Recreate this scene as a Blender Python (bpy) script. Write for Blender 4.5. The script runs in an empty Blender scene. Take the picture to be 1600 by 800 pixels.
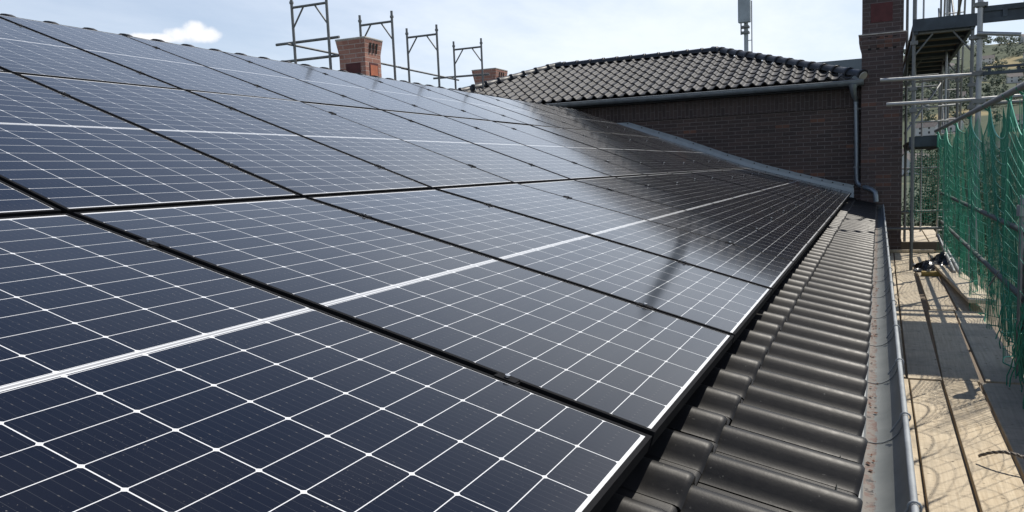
import bpy, bmesh, math, random
from mathutils import Vector, Matrix
random.seed(11)
R = math.radians
sc = bpy.context.scene
col = sc.collection

# ------------------------------------------------------------------ helpers
def V(*a): return Vector(a)

class MB:
    """collects shapes, links them as ONE mesh object"""
    def __init__(s): s.v = []; s.f = []; s.sm = []
    def add(s, vs, fs, smooth=False):
        b = len(s.v); s.v += [tuple(v) for v in vs]
        for f in fs: s.f.append(tuple(i + b for i in f)); s.sm.append(smooth)
    def box(s, lo, hi, M=None):
        x0, y0, z0 = lo; x1, y1, z1 = hi
        vs = [(x0,y0,z0),(x1,y0,z0),(x1,y1,z0),(x0,y1,z0),(x0,y0,z1),(x1,y0,z1),(x1,y1,z1),(x0,y1,z1)]
        if M is not None: vs = [M @ Vector(v) for v in vs]
        s.add(vs, [(0,3,2,1),(4,5,6,7),(0,1,5,4),(1,2,6,5),(2,3,7,6),(3,0,4,7)])
    def tube(s, pts, r, n=8, cap=True, smooth=True):
        pts = [Vector(p) for p in pts]; rs = r if isinstance(r, (list, tuple)) else [r]*len(pts)
        t0 = (pts[1]-pts[0]).normalized()
        up = Vector((0,0,1)) if abs(t0.z) < .9 else Vector((1,0,0))
        a = t0.cross(up).normalized(); vs = []; m = len(pts)
        for k, p in enumerate(pts):
            t = (pts[min(k+1,m-1)] - pts[max(k-1,0)])
            if t.length < 1e-9: t = t0
            t = t.normalized(); a = (a - t*a.dot(t))
            a = a.normalized() if a.length > 1e-6 else t.orthogonal().normalized()
            b = t.cross(a)
            for i in range(n):
                q = 2*math.pi*i/n
                vs.append(p + (a*math.cos(q) + b*math.sin(q))*rs[k])
        fs = [(k*n+i, k*n+(i+1)%n, (k+1)*n+(i+1)%n, (k+1)*n+i) for k in range(m-1) for i in range(n)]
        s.add(vs, fs, smooth)
        if cap: s.add(vs[:n], [tuple(reversed(range(n)))]); s.add(vs[-n:], [tuple(range(n))])
    def grid(s, P, smooth=True):
        h = len(P); w = len(P[0])
        s.add([p for row in P for p in row], [(j*w+i, j*w+i+1, (j+1)*w+i+1, (j+1)*w+i) for j in range(h-1) for i in range(w-1)], smooth)
    def build(s, name, mat, parent=None, bevel=0):
        me = bpy.data.meshes.new(name); me.from_pydata(s.v, [], s.f); me.update()
        me.polygons.foreach_set('use_smooth', s.sm)
        me.materials.append(mat)
        o = bpy.data.objects.new(name, me); col.objects.link(o)
        if parent is not None: o.parent = parent
        if bevel:
            md = o.modifiers.new('bev', 'BEVEL'); md.width = bevel; md.segments = 2; md.limit_method = 'ANGLE'
        return o

def tag(o, label=None, cat=None, group=None, kind=None):
    if label: o['label'] = label
    if cat: o['category'] = cat
    if group: o['group'] = group
    if kind: o['kind'] = kind
    return o
def empty(name, loc=(0,0,0), rz=0):
    o = bpy.data.objects.new(name, None); col.objects.link(o); o.empty_display_size = .1
    o.location = loc; o.rotation_euler = (0,0,rz); return o

# ------------------------------------------------------------------ materials
class NT:
    def __init__(s, name):
        s.mat = bpy.data.materials.new(name); s.mat.use_nodes = True
        s.t = s.mat.node_tree; s.b = s.t.nodes['Principled BSDF']
    def n(s, typ, **kw):
        nd = s.t.nodes.new(typ)
        for k, v in kw.items(): setattr(nd, k, v)
        return nd
    def lk(s, a, b): s.t.links.new(a, b)
    def setin(s, sock, v):
        if isinstance(v, bpy.types.NodeSocket): s.lk(v, sock)
        elif isinstance(v, tuple) and len(v) == 3 and sock.type == 'RGBA': sock.default_value = (*v, 1)
        else: sock.default_value = v
    def m(s, op, a, b=None, c=None):
        nd = s.n('ShaderNodeMath', operation=op)
        for i, v in enumerate((a, b, c)):
            if v is not None: s.setin(nd.inputs[i], v)
        return nd.outputs[0]
    def co(s, kind='Object'): return s.n('ShaderNodeTexCoord').outputs[kind]
    def sep(s, v):
        nd = s.n('ShaderNodeSeparateXYZ'); s.lk(v, nd.inputs[0]); return nd.outputs
    def comb(s, x, y, z):
        nd = s.n('ShaderNodeCombineXYZ')
        for i, v in enumerate((x, y, z)): s.setin(nd.inputs[i], v)
        return nd.outputs[0]
    def mapv(s, v, scale=(1,1,1), loc=(0,0,0)):
        nd = s.n('ShaderNodeMapping'); s.lk(v, nd.inputs[0]); nd.inputs['Scale'].default_value = scale; nd.inputs['Location'].default_value = loc
        return nd.outputs[0]
    def noise(s, v, scale, detail=4, rough=.55, out='Fac'):
        nd = s.n('ShaderNodeTexNoise'); s.lk(v, nd.inputs['Vector']); nd.inputs['Scale'].default_value = scale
        nd.inputs['Detail'].default_value = detail; nd.inputs['Roughness'].default_value = rough
        return nd.outputs[out]
    def mix(s, f, a, b):
        nd = s.n('ShaderNodeMix', data_type='RGBA'); s.setin(nd.inputs[0], f); s.setin(nd.inputs[6], a); s.setin(nd.inputs[7], b)
        return nd.outputs[2]
    def ramp(s, f, lo, hi, a=0., b=1.):
        nd = s.n('ShaderNodeMapRange'); s.setin(nd.inputs[0], f)
        for i, v in zip((1,2,3,4), (lo, hi, a, b)): nd.inputs[i].default_value = v
        return nd.outputs[0]
    def bump(s, h, strength=.3, dist=.01):
        nd = s.n('ShaderNodeBump'); s.lk(h, nd.inputs['Height']); nd.inputs['Strength'].default_value = strength; nd.inputs['Distance'].default_value = dist
        s.lk(nd.outputs[0], s.b.inputs['Normal'])
    def set(s, **kw):
        for k, v in kw.items(): s.setin(s.b.inputs[k.replace('_', ' ')], v)
        return s

def simple(name, c, rough=.5, metal=0., var=.25, scale=6., bump=0., c2=None):
    k = NT(name); v = k.co(); f = k.noise(v, scale, 5)
    a = tuple(x*(1-var) for x in c); b = c2 or tuple(min(1, x*(1+var)) for x in c)
    k.set(Base_Color=k.mix(k.ramp(f, .3, .7), a, b), Roughness=rough, Metallic=metal)
    if bump: k.bump(k.noise(v, scale*6, 4), bump)
    return k.mat

PW, PL, MG = 1.036, 1.760, .0125
def mat_pv():
    k = NT('solar_glass'); x, y, z = k.sep(k.co())
    px, py = .1688, .0850
    xu = k.m('SUBTRACT', x, MG + .0)
    up = k.m('GREATER_THAN', y, PL/2)
    yv = k.m('SUBTRACT', y, k.m('ADD', k.m('MULTIPLY', up, .016+.0048), .0198))
    fx = k.m('MODULO', k.m('ADD', xu, px*4), px); fy = k.m('MODULO', k.m('ADD', yv, py*4), py)
    inx = k.m('MULTIPLY', k.m('LESS_THAN', fx, .1664), k.m('MULTIPLY', k.m('GREATER_THAN', xu, 0.), k.m('LESS_THAN', xu, px*6)))
    iny = k.m('MULTIPLY', k.m('LESS_THAN', fy, .0832), k.m('MULTIPLY', k.m('GREATER_THAN', yv, 0.), k.m('LESS_THAN', yv, py*20-.0005)))
    mid = k.m('GREATER_THAN', k.m('ABSOLUTE', k.m('SUBTRACT', y, PL/2)), .0076)
    cell = k.m('MULTIPLY', k.m('MULTIPLY', inx, iny), mid)
    def tri(c, off, per):   # distance to the nearest multiple of per
        return k.m('ABSOLUTE', k.m('SUBTRACT', k.m('MODULO', k.m('ADD', c, off + per*4.5), per), per/2))
    dx = tri(xu, .0012, px)
    sml = k.m('GREATER_THAN', k.m('ADD', dx, tri(yv, .0009, py)), .0068)
    cell = k.m('MULTIPLY', cell, sml)
    bus = k.m('LESS_THAN', tri(fx, -.0092, .0184), .00045)
    pad = k.m('MULTIPLY', k.m('LESS_THAN', tri(fx, -.0092, .0184), .0009), k.m('LESS_THAN', tri(fy, -.0413, .0826), .0022))
    fade = k.n('ShaderNodeObjectInfo').outputs['Random']
    tone = k.mix(fade, (.0038, .0040, .0070), (.0044, .0052, .0115))
    cellf = k.n('ShaderNodeTexWhiteNoise'); k.lk(k.comb(k.m('FLOOR', k.m('DIVIDE', xu, px)), k.m('FLOOR', k.m('DIVIDE', yv, py)), fade), cellf.inputs[0])
    tone = k.mix(k.m('MULTIPLY', cellf.outputs[0], .35), tone, (.0070, .0056, .0075))
    c = k.mix(bus, tone, (.030, .030, .034)); c = k.mix(pad, c, (.075, .070, .066))
    rib = k.m('LESS_THAN', k.m('ABSOLUTE', k.m('SUBTRACT', y, PL/2)), .0035)
    back = k.mix(rib, (.74, .745, .74), (.36, .36, .36))
    c = k.mix(cell, back, c)
    v = k.co(); dust = k.ramp(k.noise(v, 260, 2), .70, .75)
    blot = k.ramp(k.noise(v, 2.2, 5), .45, .8, 0., .016)
    dust = k.m('MULTIPLY', dust, k.ramp(k.noise(v, 5., 2), .5, .65, 0., .45))
    edge = k.ramp(y, .0, .12, .03, 0.)
    c = k.mix(k.m('ADD', k.m('ADD', blot, dust), edge), c, (.42, .39, .35))
    k.set(Base_Color=c, Roughness=k.ramp(k.noise(v, .8, 1), .3, .7, .09, .11), IOR=1.40, Sheen_Weight=.03, Sheen_Roughness=.22)
    return k.mat

def mat_brick(name, c1, c2, mort, odd, w=.25, h=.0715, rot=False, mort_sz=.007):
    k = NT(name); v = k.co(); x, y, z = k.sep(v)
    nx, ny, nz = k.sep(k.n('ShaderNodeNewGeometry').outputs['True Normal'])
    side = k.m('GREATER_THAN', k.m('ABSOLUTE', nx), .6)
    u = k.m('ADD', k.m('MULTIPLY', x, k.m('SUBTRACT', 1., side)), k.m('MULTIPLY', y, side))
    vec = k.comb(z, u, 0.) if rot else k.comb(u, z, 0.)
    br = k.n('ShaderNodeTexBrick'); k.lk(vec, br.inputs['Vector'])
    br.inputs['Scale'].default_value = 1.; br.inputs['Mortar Size'].default_value = mort_sz; br.inputs['Mortar Smooth'].default_value = .3
    br.inputs['Brick Width'].default_value = w; br.inputs['Row Height'].default_value = h; br.inputs['Bias'].default_value = -.15
    for n_, c in (('Color1', c1), ('Color2', c2), ('Mortar', mort)): br.inputs[n_].default_value = (*c, 1)
    # odd bricks of another firing, on the same grid
    row = k.m('FLOOR', k.m('DIVIDE', z, h)); sh = k.m('MULTIPLY', k.m('FLOORED_MODULO', row, 2.), w/2)
    wn = k.n('ShaderNodeTexWhiteNoise'); k.lk(k.comb(k.m('FLOOR', k.m('DIVIDE', k.m('ADD', u, sh), w)), row, 0.), wn.inputs[0])
    isodd = k.m('MULTIPLY', k.m('GREATER_THAN', wn.outputs[0], .955), k.m('SUBTRACT', 1., br.outputs['Fac']))
    c = k.mix(isodd, br.outputs['Color'], odd)
    st = k.ramp(k.noise(v, 1.1, 6, .65), .35, .75, 0., .45)
    c = k.mix(st, c, tuple(a*.55 for a in c1))
    c = k.mix(k.ramp(k.noise(v, 60, 3), .4, .7, 0., .25), c, mort)
    k.set(Base_Color=c, Roughness=.88)
    k.bump(k.m('ADD', k.m('MULTIPLY', br.outputs['Fac'], -1.), k.m('MULTIPLY', k.noise(v, 90, 3), .5)), .6, .008)
    return k.mat

def mat_tile(name, lo, hi, rough):
    k = NT(name); v = k.co()
    f = k.noise(v, 4, 6, .65); g = k.noise(v, 45, 4)
    c = k.mix(k.ramp(f, .3, .72), lo, hi)
    c = k.mix(k.ramp(k.noise(v, 130, 2), .72, .8, 0., .12), c, (.35, .34, .32))
    c = k.mix(k.ramp(k.noise(v, 2.0, 4), .58, .85, 0., .22), c, (.055, .042, .031))
    isl = k.n('ShaderNodeNewGeometry').outputs['Random Per Island']
    hs = k.n('ShaderNodeHueSaturation'); k.lk(c, hs.inputs['Color']); k.lk(k.ramp(isl, 0, 1, .72, 1.3), hs.inputs['Value']); c = hs.outputs[0]
    c = k.mix(k.ramp(k.noise(v, 75, 3), .70, .74, 0., .5), c, (.16, .155, .135))
    k.set(Base_Color=c, Roughness=k.ramp(g, .3, .7, rough-.03, rough+.04), IOR=1.5, Specular_IOR_Level=.24)
    k.bump(k.noise(v, 160, 3), .06, .003)
    return k.mat

def mat_wood(name, lo, hi, grey, axis=1):
    k = NT(name); v = k.co(); x, y, z = k.sep(v)
    rnd = k.n('ShaderNodeObjectInfo').outputs['Random']
    v2 = k.comb(k.m('ADD', x, k.m('MULTIPLY', rnd, 9.)), y, k.m('MULTIPLY', rnd, 5.))
    sc_ = (34, 1.3, 1) if axis == 1 else (1.3, 34, 1)
    g = k.noise(k.mapv(v2, sc_), 1.6, 7, .65)
    c = k.mix(k.ramp(g, .3, .7), lo, hi)
    c = k.mix(k.ramp(rnd, 0, 1, .0, .4), c, grey)
    # saw marks across the plank, dirt, knots
    cr = k.noise(k.mapv(v2, (1.5, 30, 1) if axis == 1 else (30, 1.5, 1)), 1.4, 3)
    c = k.mix(k.ramp(cr, .56, .66, 0., .28), c, tuple(a*.55 for a in lo))
    c = k.mix(k.ramp(k.noise(v2, 3.2, 6, .7), .48, .72, 0., .62), c, tuple(a*.5 for a in grey))
    c = k.mix(k.ramp(k.noise(v2, 22, 3), .66, .71, 0., .8), c, (.06, .045, .03))
    hs = k.n('ShaderNodeHueSaturation'); k.lk(c, hs.inputs['Color']); hs.inputs['Saturation'].default_value = 1.12; c = hs.outputs[0]
    k.set(Base_Color=c, Roughness=.82)
    k.bump(k.m('ADD', g, cr), .35, .006)
    return k.mat

def mat_metal(name, c, rough, metal=.85, spot=(.25,.24,.22), amt=.35, sc_=14):
    k = NT(name); v = k.co(); f = k.noise(v, sc_, 5, .65)
    cc = k.mix(k.ramp(f, .35, .7), tuple(a*.75 for a in c), c)
    cc = k.mix(k.ramp(k.noise(v, sc_*.35, 5, .7), .55, .75, 0., amt), cc, spot)
    k.set(Base_Color=cc, Roughness=k.ramp(f, .3, .7, rough-.08, rough+.12), Metallic=metal)
    return k.mat

def mat_gutter():
    k = NT('zinc_gutter'); v = k.co(); x, y, z = k.sep(v)
    f = k.noise(v, 5, 6, .65)
    c = k.mix(k.ramp(f, .3, .7), (.115, .125, .122), (.175, .185, .178))
    # silt and rusty leaf litter along the bottom of the channel
    wob = k.m('MULTIPLY', k.m('SUBTRACT', k.noise(v, 7, 4), .5), .030)
    d = k.m('ADD', x, wob)
    silt = k.m('MULTIPLY', k.m('LESS_THAN', d, .418), k.m('LESS_THAN', z, -.27))
    c = k.mix(k.m('MULTIPLY', silt, .75), c, k.mix(f, (.11, .088, .07), (.18, .15, .12)))
    rust = k.m('MULTIPLY', k.m('LESS_THAN', k.m('ABSOLUTE', k.m('SUBTRACT', d, .409)), .014), k.ramp(k.noise(v, 27, 6, .75), .49, .57))
    c = k.mix(k.m('MULTIPLY', rust, .8), c, (.105, .046, .027))
    blk = k.m('MULTIPLY', k.m('LESS_THAN', k.m('ABSOLUTE', k.m('SUBTRACT', d, .408)), .011), k.ramp(k.noise(v, 13, 5, .7), .60, .64))
    c = k.mix(blk, c, (.02, .015, .012))
    k.set(Base_Color=c, Roughness=.5, Metallic=k.ramp(silt, 0, 1, .35, 0.))
    return k.mat

M = {}
M['pv'] = mat_pv()
M['frame'] = simple('black_anodised', (.010, .010, .011), .7, .0, .2, 20); M['frame'].node_tree.nodes['Principled BSDF'].inputs['Specular IOR Level'].default_value = .06
M['frame_lip'] = M['frame']
M['bolt'] = mat_metal('steel_bolt', (.62, .62, .62), .3)
M['rail'] = mat_metal('aluminium_rail', (.5, .5, .5), .4)
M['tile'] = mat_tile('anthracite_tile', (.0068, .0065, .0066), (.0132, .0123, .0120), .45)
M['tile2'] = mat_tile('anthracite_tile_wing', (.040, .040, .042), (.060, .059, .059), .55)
M['ridge'] = mat_tile('anthracite_ridge', (.022, .024, .028), (.038, .040, .044), .42)
M['zinc'] = mat_metal('zinc_sheet', (.30, .34, .37), .42, .7, (.2,.22,.24), .4, 6)
M['zincl'] = mat_metal('pale_zinc', (.34, .36, .365), .6, .3, (.33,.34,.34), .4, 9)
M['gutter'] = mat_gutter()
M['galv'] = mat_metal('galvanised_tube', (.40, .41, .41), .45, .7, (.2,.17,.14), .45, 11)
M['galvd'] = mat_metal('weathered_tube', (.22, .225, .22), .55, .5, (.10,.085,.07), .5, 11)
M['netrail'] = mat_metal('dull_guard_tube', (.10, .115, .11), .6, .3, (.06,.05,.04), .5, 11)
M['plank'] = mat_wood('scaffold_wood', (.44, .36, .255), (.66, .57, .435), (.47, .43, .36))
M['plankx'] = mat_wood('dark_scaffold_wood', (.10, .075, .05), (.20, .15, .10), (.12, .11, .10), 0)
M['deckd'] = simple('dark_deck_steel', (.050, .065, .080), .6, .2, .35, 5)
M['brick'] = mat_brick('dark_clinker', (.050, .034, .030), (.094, .060, .050), (.175, .150, .140), (.17, .075, .045))
M['soldier'] = mat_brick('soldier_clinker', (.044, .031, .029), (.076, .052, .047), (.13, .113, .108), (.062, .040, .036), w=.24, h=.077, rot=True)
M['brick2'] = mat_brick('pier_clinker', (.070, .048, .046), (.112, .073, .066), (.18, .155, .148), (.15, .07, .05))
M['redbrick'] = mat_brick('red_brick', (.36, .150, .105), (.50, .245, .180), (.56, .46, .40), (.50, .25, .18), .24, .075)
M['redpanel'] = simple('red_panel', (.52, .165, .085), .75, 0, .2, 9)
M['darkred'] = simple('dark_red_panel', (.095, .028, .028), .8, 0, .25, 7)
M['cement'] = simple('cement_cap', (.46, .43, .38), .9, 0, .2, 8, .2)
M['dark'] = simple('dark_recess', (.02, .017, .016), .9)
M['black'] = simple('black_plastic', (.011, .011, .012), .27, 0, .3, 8)
M['net'] = simple('green_net_cord', (.028, .27, .155), .5, 0, .3, 1.5, 0, (.08, .42, .28))
M['netsun'] = simple('sunlit_green_net_cord', (.075, .42, .27), .45, 0, .2, 3, 0, (.17, .56, .41))  # cross cords catching the sun: that brightness is painted into the green
M['netd'] = simple('dark_green_net_cord', (.022, .225, .135), .55, 0, .3, 1.5)
M['wire'] = mat_metal('old_wire_rope', (.24, .22, .2), .55, .6)
M['yellow'] = simple('yellow_beam', (.30, .21, .055), .65, 0, .4, 22)
M['plaster'] = simple('white_render', (.62, .60, .56), .9, 0, .08, 1)
M['hroof'] = simple('grey_house_roof', (.11, .095, .09), .8, 0, .3, .6)
M['hroofr'] = simple('red_house_roof', (.22, .085, .055), .8, 0, .3, .6)
M['winglass'] = simple('window_pane', (.03, .035, .04), .1, 0, .2, 1)
M['metalroof'] = simple('blue_grey_sheet', (.135, .165, .185), .5, .2, .15, 1)
M['mast'] = simple('mast_paint', (.30, .33, .34), .5, .3, .15, 3)
M['bark'] = simple('bark', (.09, .07, .05), .9, 0, .3, 3)

def mat_leaf(name, a, b):
    k = NT(name); f = k.noise(k.co(), .9, 4)
    g = k.n('ShaderNodeNewGeometry').outputs['Random Per Island']
    c = k.mix(k.m('ADD', k.m('MULTIPLY', f, .5), k.m('MULTIPLY', g, .5)), a, b)
    k.set(Base_Color=c, Roughness=.75); return k.mat
M['leaf'] = mat_leaf('foliage', (.018, .036, .014), (.055, .088, .032))
M['leaf2'] = mat_leaf('wood_foliage', (.030, .052, .030), (.062, .092, .046))

def mat_ground():
    k = NT('grass_ground'); v = k.co(); f = k.noise(v, .012, 6, .6); g = k.noise(v, .35, 5, .7)
    c = k.mix(k.ramp(f, .35, .65), (.034, .052, .026), (.066, .082, .040))
    c = k.mix(k.ramp(k.noise(k.mapv(v, loc=(40, 7, 0)), .0085, 3), .60, .65), c, (.26, .21, .10))
    c = k.mix(k.ramp(g, .5, .8, 0., .5), c, (.04, .055, .03))
    k.set(Base_Color=c, Roughness=.95); return k.mat
M['ground'] = mat_ground()

# ------------------------------------------------------------------ camera (solved from the panel grid)
cam_d = bpy.data.cameras.new('camera'); cam = bpy.data.objects.new('camera', cam_d); col.objects.link(cam)
yaw, pit, rol = R(23.875), R(6.555), R(-2.351)
fw = V(-math.sin(yaw)*math.cos(pit), math.cos(yaw)*math.cos(pit), -math.sin(pit)); rt = V(math.cos(yaw), math.sin(yaw), 0); up = rt.cross(fw)
r2 = rt*math.cos(rol) + up*math.sin(rol); u2 = -rt*math.sin(rol) + up*math.cos(rol)
mx = Matrix((r2, u2, -fw)).transposed().to_4x4(); mx.translation = V(.423, -1.624, .552); cam.matrix_world = mx
cam_d.sensor_width = 36; cam_d.lens = 1274.135/1600*36; cam_d.shift_x = -11.75/1600; cam_d.shift_y = 19.27/1600
cam_d.clip_start = .05; cam_d.clip_end = 6000
sc.camera = cam

# ------------------------------------------------------------------ light
AZ, EL = R(31), R(55.5)                     # azimuth from +Y towards +X
sd = V(math.sin(AZ)*math.cos(EL), math.cos(AZ)*math.cos(EL), math.sin(EL))
sl = bpy.data.lights.new('sun', 'SUN'); sl.energy = 4.2; sl.angle = R(.53); sl.color = (1, .94, .84)
so = bpy.data.objects.new('sun', sl); col.objects.link(so); so.rotation_euler = sd.to_track_quat('Z', 'Y').to_euler()
w = bpy.data.worlds.new('World'); sc.world = w; w.use_nodes = True; t = w.node_tree
bg = t.nodes['Background']
def wn(typ, **kw):
    n = t.nodes.new(typ)
    for a, b in kw.items(): setattr(n, a, b)
    return n
sky = wn('ShaderNodeTexSky', sky_type='NISHITA', sun_disc=False, sun_elevation=EL, sun_rotation=AZ, altitude=100, air_density=1.0, dust_density=.7, ozone_density=2.0)
tc = wn('ShaderNodeTexCoord'); sx = wn('ShaderNodeSeparateXYZ'); t.links.new(tc.outputs['Generated'], sx.inputs[0])
def wm(op, a, b=None):
    n = wn('ShaderNodeMath', operation=op)
    for i, v in enumerate((a, b)):
        if v is None: continue
        if isinstance(v, bpy.types.NodeSocket): t.links.new(v, n.inputs[i])
        else: n.inputs[i].default_value = v
    return n.outputs[0]
# thin high cloud: a sheet overhead, so the pattern closes up towards the horizon
zz = wm('MAXIMUM', wm('ADD', sx.outputs[2], .10), .03)
cv = wn('ShaderNodeCombineXYZ'); t.links.new(wm('DIVIDE', sx.outputs[0], zz), cv.inputs[0]); t.links.new(wm('DIVIDE', sx.outputs[1], zz), cv.inputs[1])
def wnoise(vec, s, d, r, loc=(0,0,0), scale=(1,1,1)):
    mp = wn('ShaderNodeMapping'); t.links.new(vec, mp.inputs[0]); mp.inputs['Location'].default_value = loc; mp.inputs['Scale'].default_value = scale
    n = wn('ShaderNodeTexNoise'); t.links.new(mp.outputs[0], n.inputs['Vector']); n.inputs['Scale'].default_value = s; n.inputs['Detail'].default_value = d; n.inputs['Roughness'].default_value = r
    return n.outputs['Fac']
def wramp(f, lo, hi, a=0., b=1.):
    n = wn('ShaderNodeMapRange'); n.interpolation_type = 'SMOOTHSTEP'; t.links.new(f, n.inputs[0])
    for i, v in zip((1,2,3,4), (lo, hi, a, b)): n.inputs[i].default_value = v
    return n.outputs[0]
veil = wramp(wnoise(cv.outputs[0], .62, 8, .6, (3.1, 1.7, 0), (1, .5, 1)), .32, .64, .52, 1.)
# clearer to the left of the picture and overhead, whiter round the sun's side
az = wm('ARCTAN2', sx.outputs[0], sx.outputs[1])
side = wramp(az, -1.0, -.3, .55, 1.)
high = wramp(sx.outputs[2], .30, .64, 1., .03)
veil = wm('MULTIPLY', veil, wm('MULTIPLY', side, high))
# one small cumulus bank low on the left
def blob(a0, e0, ra, re):
    da = wm('DIVIDE', wm('SUBTRACT', az, a0), ra); de = wm('DIVIDE', wm('SUBTRACT', sx.outputs[2], e0), re)
    return wm('ADD', wm('MULTIPLY', da, da), wm('MULTIPLY', de, de))
pn = wnoise(tc.outputs['Generated'], 30, 7, .6)
cum = None
CUM = ((-.775, .171, .017, .011), (-.762, .168, .014, .009), (-.792, .167, .018, .009), (-.815, .163, .030, .006))
for a0, e0, ra, re in CUM:
    c_ = wramp(wm('ADD', blob(a0, e0, ra, re), wm('MULTIPLY', wm('SUBTRACT', pn, .5), 3.0)), .1, 1.2, 1., 0.)
    cum = c_ if cum is None else wm('MAXIMUM', cum, c_)
def wmix(f, a, b):
    n = wn('ShaderNodeMix', data_type='RGBA')
    for i, v in ((0, f), (6, a), (7, b)):
        if isinstance(v, bpy.types.NodeSocket): t.links.new(v, n.inputs[i])
        else: n.inputs[i].default_value = (*v, 1) if isinstance(v, tuple) else v
    return n.outputs[2]
skd = wmix(1., sky.outputs[0], (0., 0., 0.)); skn = skd.node; skn.blend_type = 'MULTIPLY'; skn.inputs[7].default_value = (.70, .735, .79, 1)
c1 = wmix(veil, skd, (6.45, 6.95, 7.7))
c2 = wmix(wm('MULTIPLY', cum, .75), c1, (8.0, 7.85, 7.8))
t.links.new(c2, bg.inputs['Color']); bg.inputs['Strength'].default_value = .128
sc.view_settings.view_transform = 'Standard'; sc.view_settings.look = 'None'; sc.view_settings.gamma = 1; sc.view_settings.exposure = 0.2

# ------------------------------------------------------------------ terrain
def hz(x, y):
    r = math.hypot(x, y); f = max(0., min(1., (r-300)/1100)); f = f*f*(3-2*f)
    g = .82 + .10*math.sin(x*.006+1) + .06*math.sin(x*.017+y*.01)
    return -8.5 + f*165*g*max(0., min(1., (y+100)/400))
tm = MB(); N = 90
gx = [-2400 + 4800*(i/N) for i in range(N+1)]; gy = [-900 + 3300*(j/N) for j in range(N+1)]
tm.grid([[(x, y, hz(x, y)) for x in gx] for y in gy])
tag(tm.build('terrain', M['ground']), kind='structure')

# ------------------------------------------------------------------ main building with its tiled roof
t0, t1 = R(16.355), R(20.875)
A = V(0, 1, 0)
def roofpt(y, v, h=0.):
    """point on the panel plane at distance v up from the panel's eave edge, h above it"""
    b0 = V(-math.cos(t0), 0, math.sin(t0)); n0 = V(math.sin(t0), 0, math.cos(t0))
    b1 = V(-math.cos(t1), 0, math.sin(t1)); n1 = V(math.sin(t1), 0, math.cos(t1))
    if v <= 1.775: return b0*v + n0*h + A*y
    return b0*1.775 + b1*(v-1.775) + n1*h + A*y

def tile(mb, P, a, b, n, pw, tl, lift=.030, thick=.017, rollw=.150, rollh=.050, ns=8):
    def hh(tt):
        q = (tt - rollw/2)/(rollw/2)
        if abs(q) < 1: return rollh*(.5+.5*math.cos(math.pi*q))**.72
        return -.005*math.sin(math.pi*min(1, (tt-rollw)/(pw-rollw)))
    prof = [(tt, hh(tt)) for tt in [rollw*k/12 for k in range(12)] + [rollw + (pw-rollw)*k/4 for k in range(4)] + [pw+.003]]
    rows = [(0, -.007), (.006, -.002), (.016, 0), (tl*.5, 0), (tl, 0)]
    P_ = [[P + a*tt + b*s + n*(h + dh + lift*(1-s/tl)) for tt, h in prof] for s, dh in rows]
    mb.grid(P_)
    m = len(prof)
    low = [P + a*tt + b*.002 + n*(h - .007 - thick + lift) for tt, h in prof]
    back = [P + a*tt + b*.06 + n*(h - thick + lift*.8) for tt, h in prof]
    mb.grid([back, low, P_[0]])
def tile_field(mb, O, a, b, n, pw, ch, cols, rows, keep=None, extra=.07, **kw):
    rnd = random.Random(5)
    for r in range(rows):
        for c in range(cols):
            Pc = O + a*((c+.5)*pw) + b*((r+.5)*ch)
            if keep and not keep(Pc): continue
            P = O + a*(c*pw + rnd.uniform(-.0025, .0025)) + b*(r*ch + rnd.uniform(-.004, .004)) + n*rnd.uniform(-.0015, .0015)
            tile(mb, P, a, (b + a*rnd.uniform(-.004, .004)).normalized(), n, pw, ch+extra, **kw)
def ridge_caps(mb, p0, p1, step=.333, r=.105, squash=.8):
    p0 = Vector(p0); p1 = Vector(p1); d = (p1-p0); L = d.length; d.normalize()
    s = d.cross(V(0,0,1)).normalized(); u = s.cross(d)
    k = 0
    while k*step < L-.05:
        q0 = p0 + d*(k*step - .02); q1 = p0 + d*(k*step + step + .03)
        prof = []
        for q, rr in ((q0, r*1.0), (q0, r*1.13), (q0+d*.05, r*1.13), (q0+d*.055, r*1.02), (q1, r*.93)):
            prof.append([q + s*(math.cos(math.pi*i/10)*rr) + u*(math.sin(math.pi*i/10)*rr*squash - .012) for i in range(11)])
        mb.grid(prof); k += 1

HB = -.175     # tile pans below the glass plane; the roll tops come to about -0.11
bld = empty('brick_building', (-5.2, 6, -8.5))
tag(bld, 'brick building whose black tiled roof slope carries the rows of solar panels', 'building')
INV = Matrix.Translation((5.2, -6, 8.5))
def inv(mb): mb.v = [tuple(Vector(v) + V(5.2, -6, 8.5)) for v in mb.v]; return mb
def part(mb, name, mat, parent=None, bevel=0):
    """a part of the brick building; coordinates stay in world space"""
    o = mb.build(name, mat, bld if parent is None else parent, bevel)
    o.matrix_parent_inverse = INV if parent is None else Matrix.Identity(4)
    return o
pw, ch = .2215, .356
Y0, Y1 = -2.6, 14.42
ncols = int((Y1-Y0)/pw)
rf = MB()
b0 = V(-math.cos(t0), 0, math.sin(t0)); n0 = V(math.sin(t0), 0, math.cos(t0))
b1 = V(-math.cos(t1), 0, math.sin(t1)); n1 = V(math.sin(t1), 0, math.cos(t1))
O0 = b0*(-.445) + n0*HB + A*(Y1 - ncols*pw)
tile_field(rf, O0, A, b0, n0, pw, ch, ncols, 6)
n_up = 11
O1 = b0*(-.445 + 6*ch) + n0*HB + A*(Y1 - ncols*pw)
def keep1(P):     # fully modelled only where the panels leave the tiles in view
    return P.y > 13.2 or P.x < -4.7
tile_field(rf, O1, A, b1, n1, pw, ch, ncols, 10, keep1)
sh = MB()       # boarding under the tiles and the far slope
E0 = b0*(-.40) + n0*(HB-.045); K0 = b0*1.69 + n0*(HB-.045); RX, RZ = -5.32, 1.665
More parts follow.
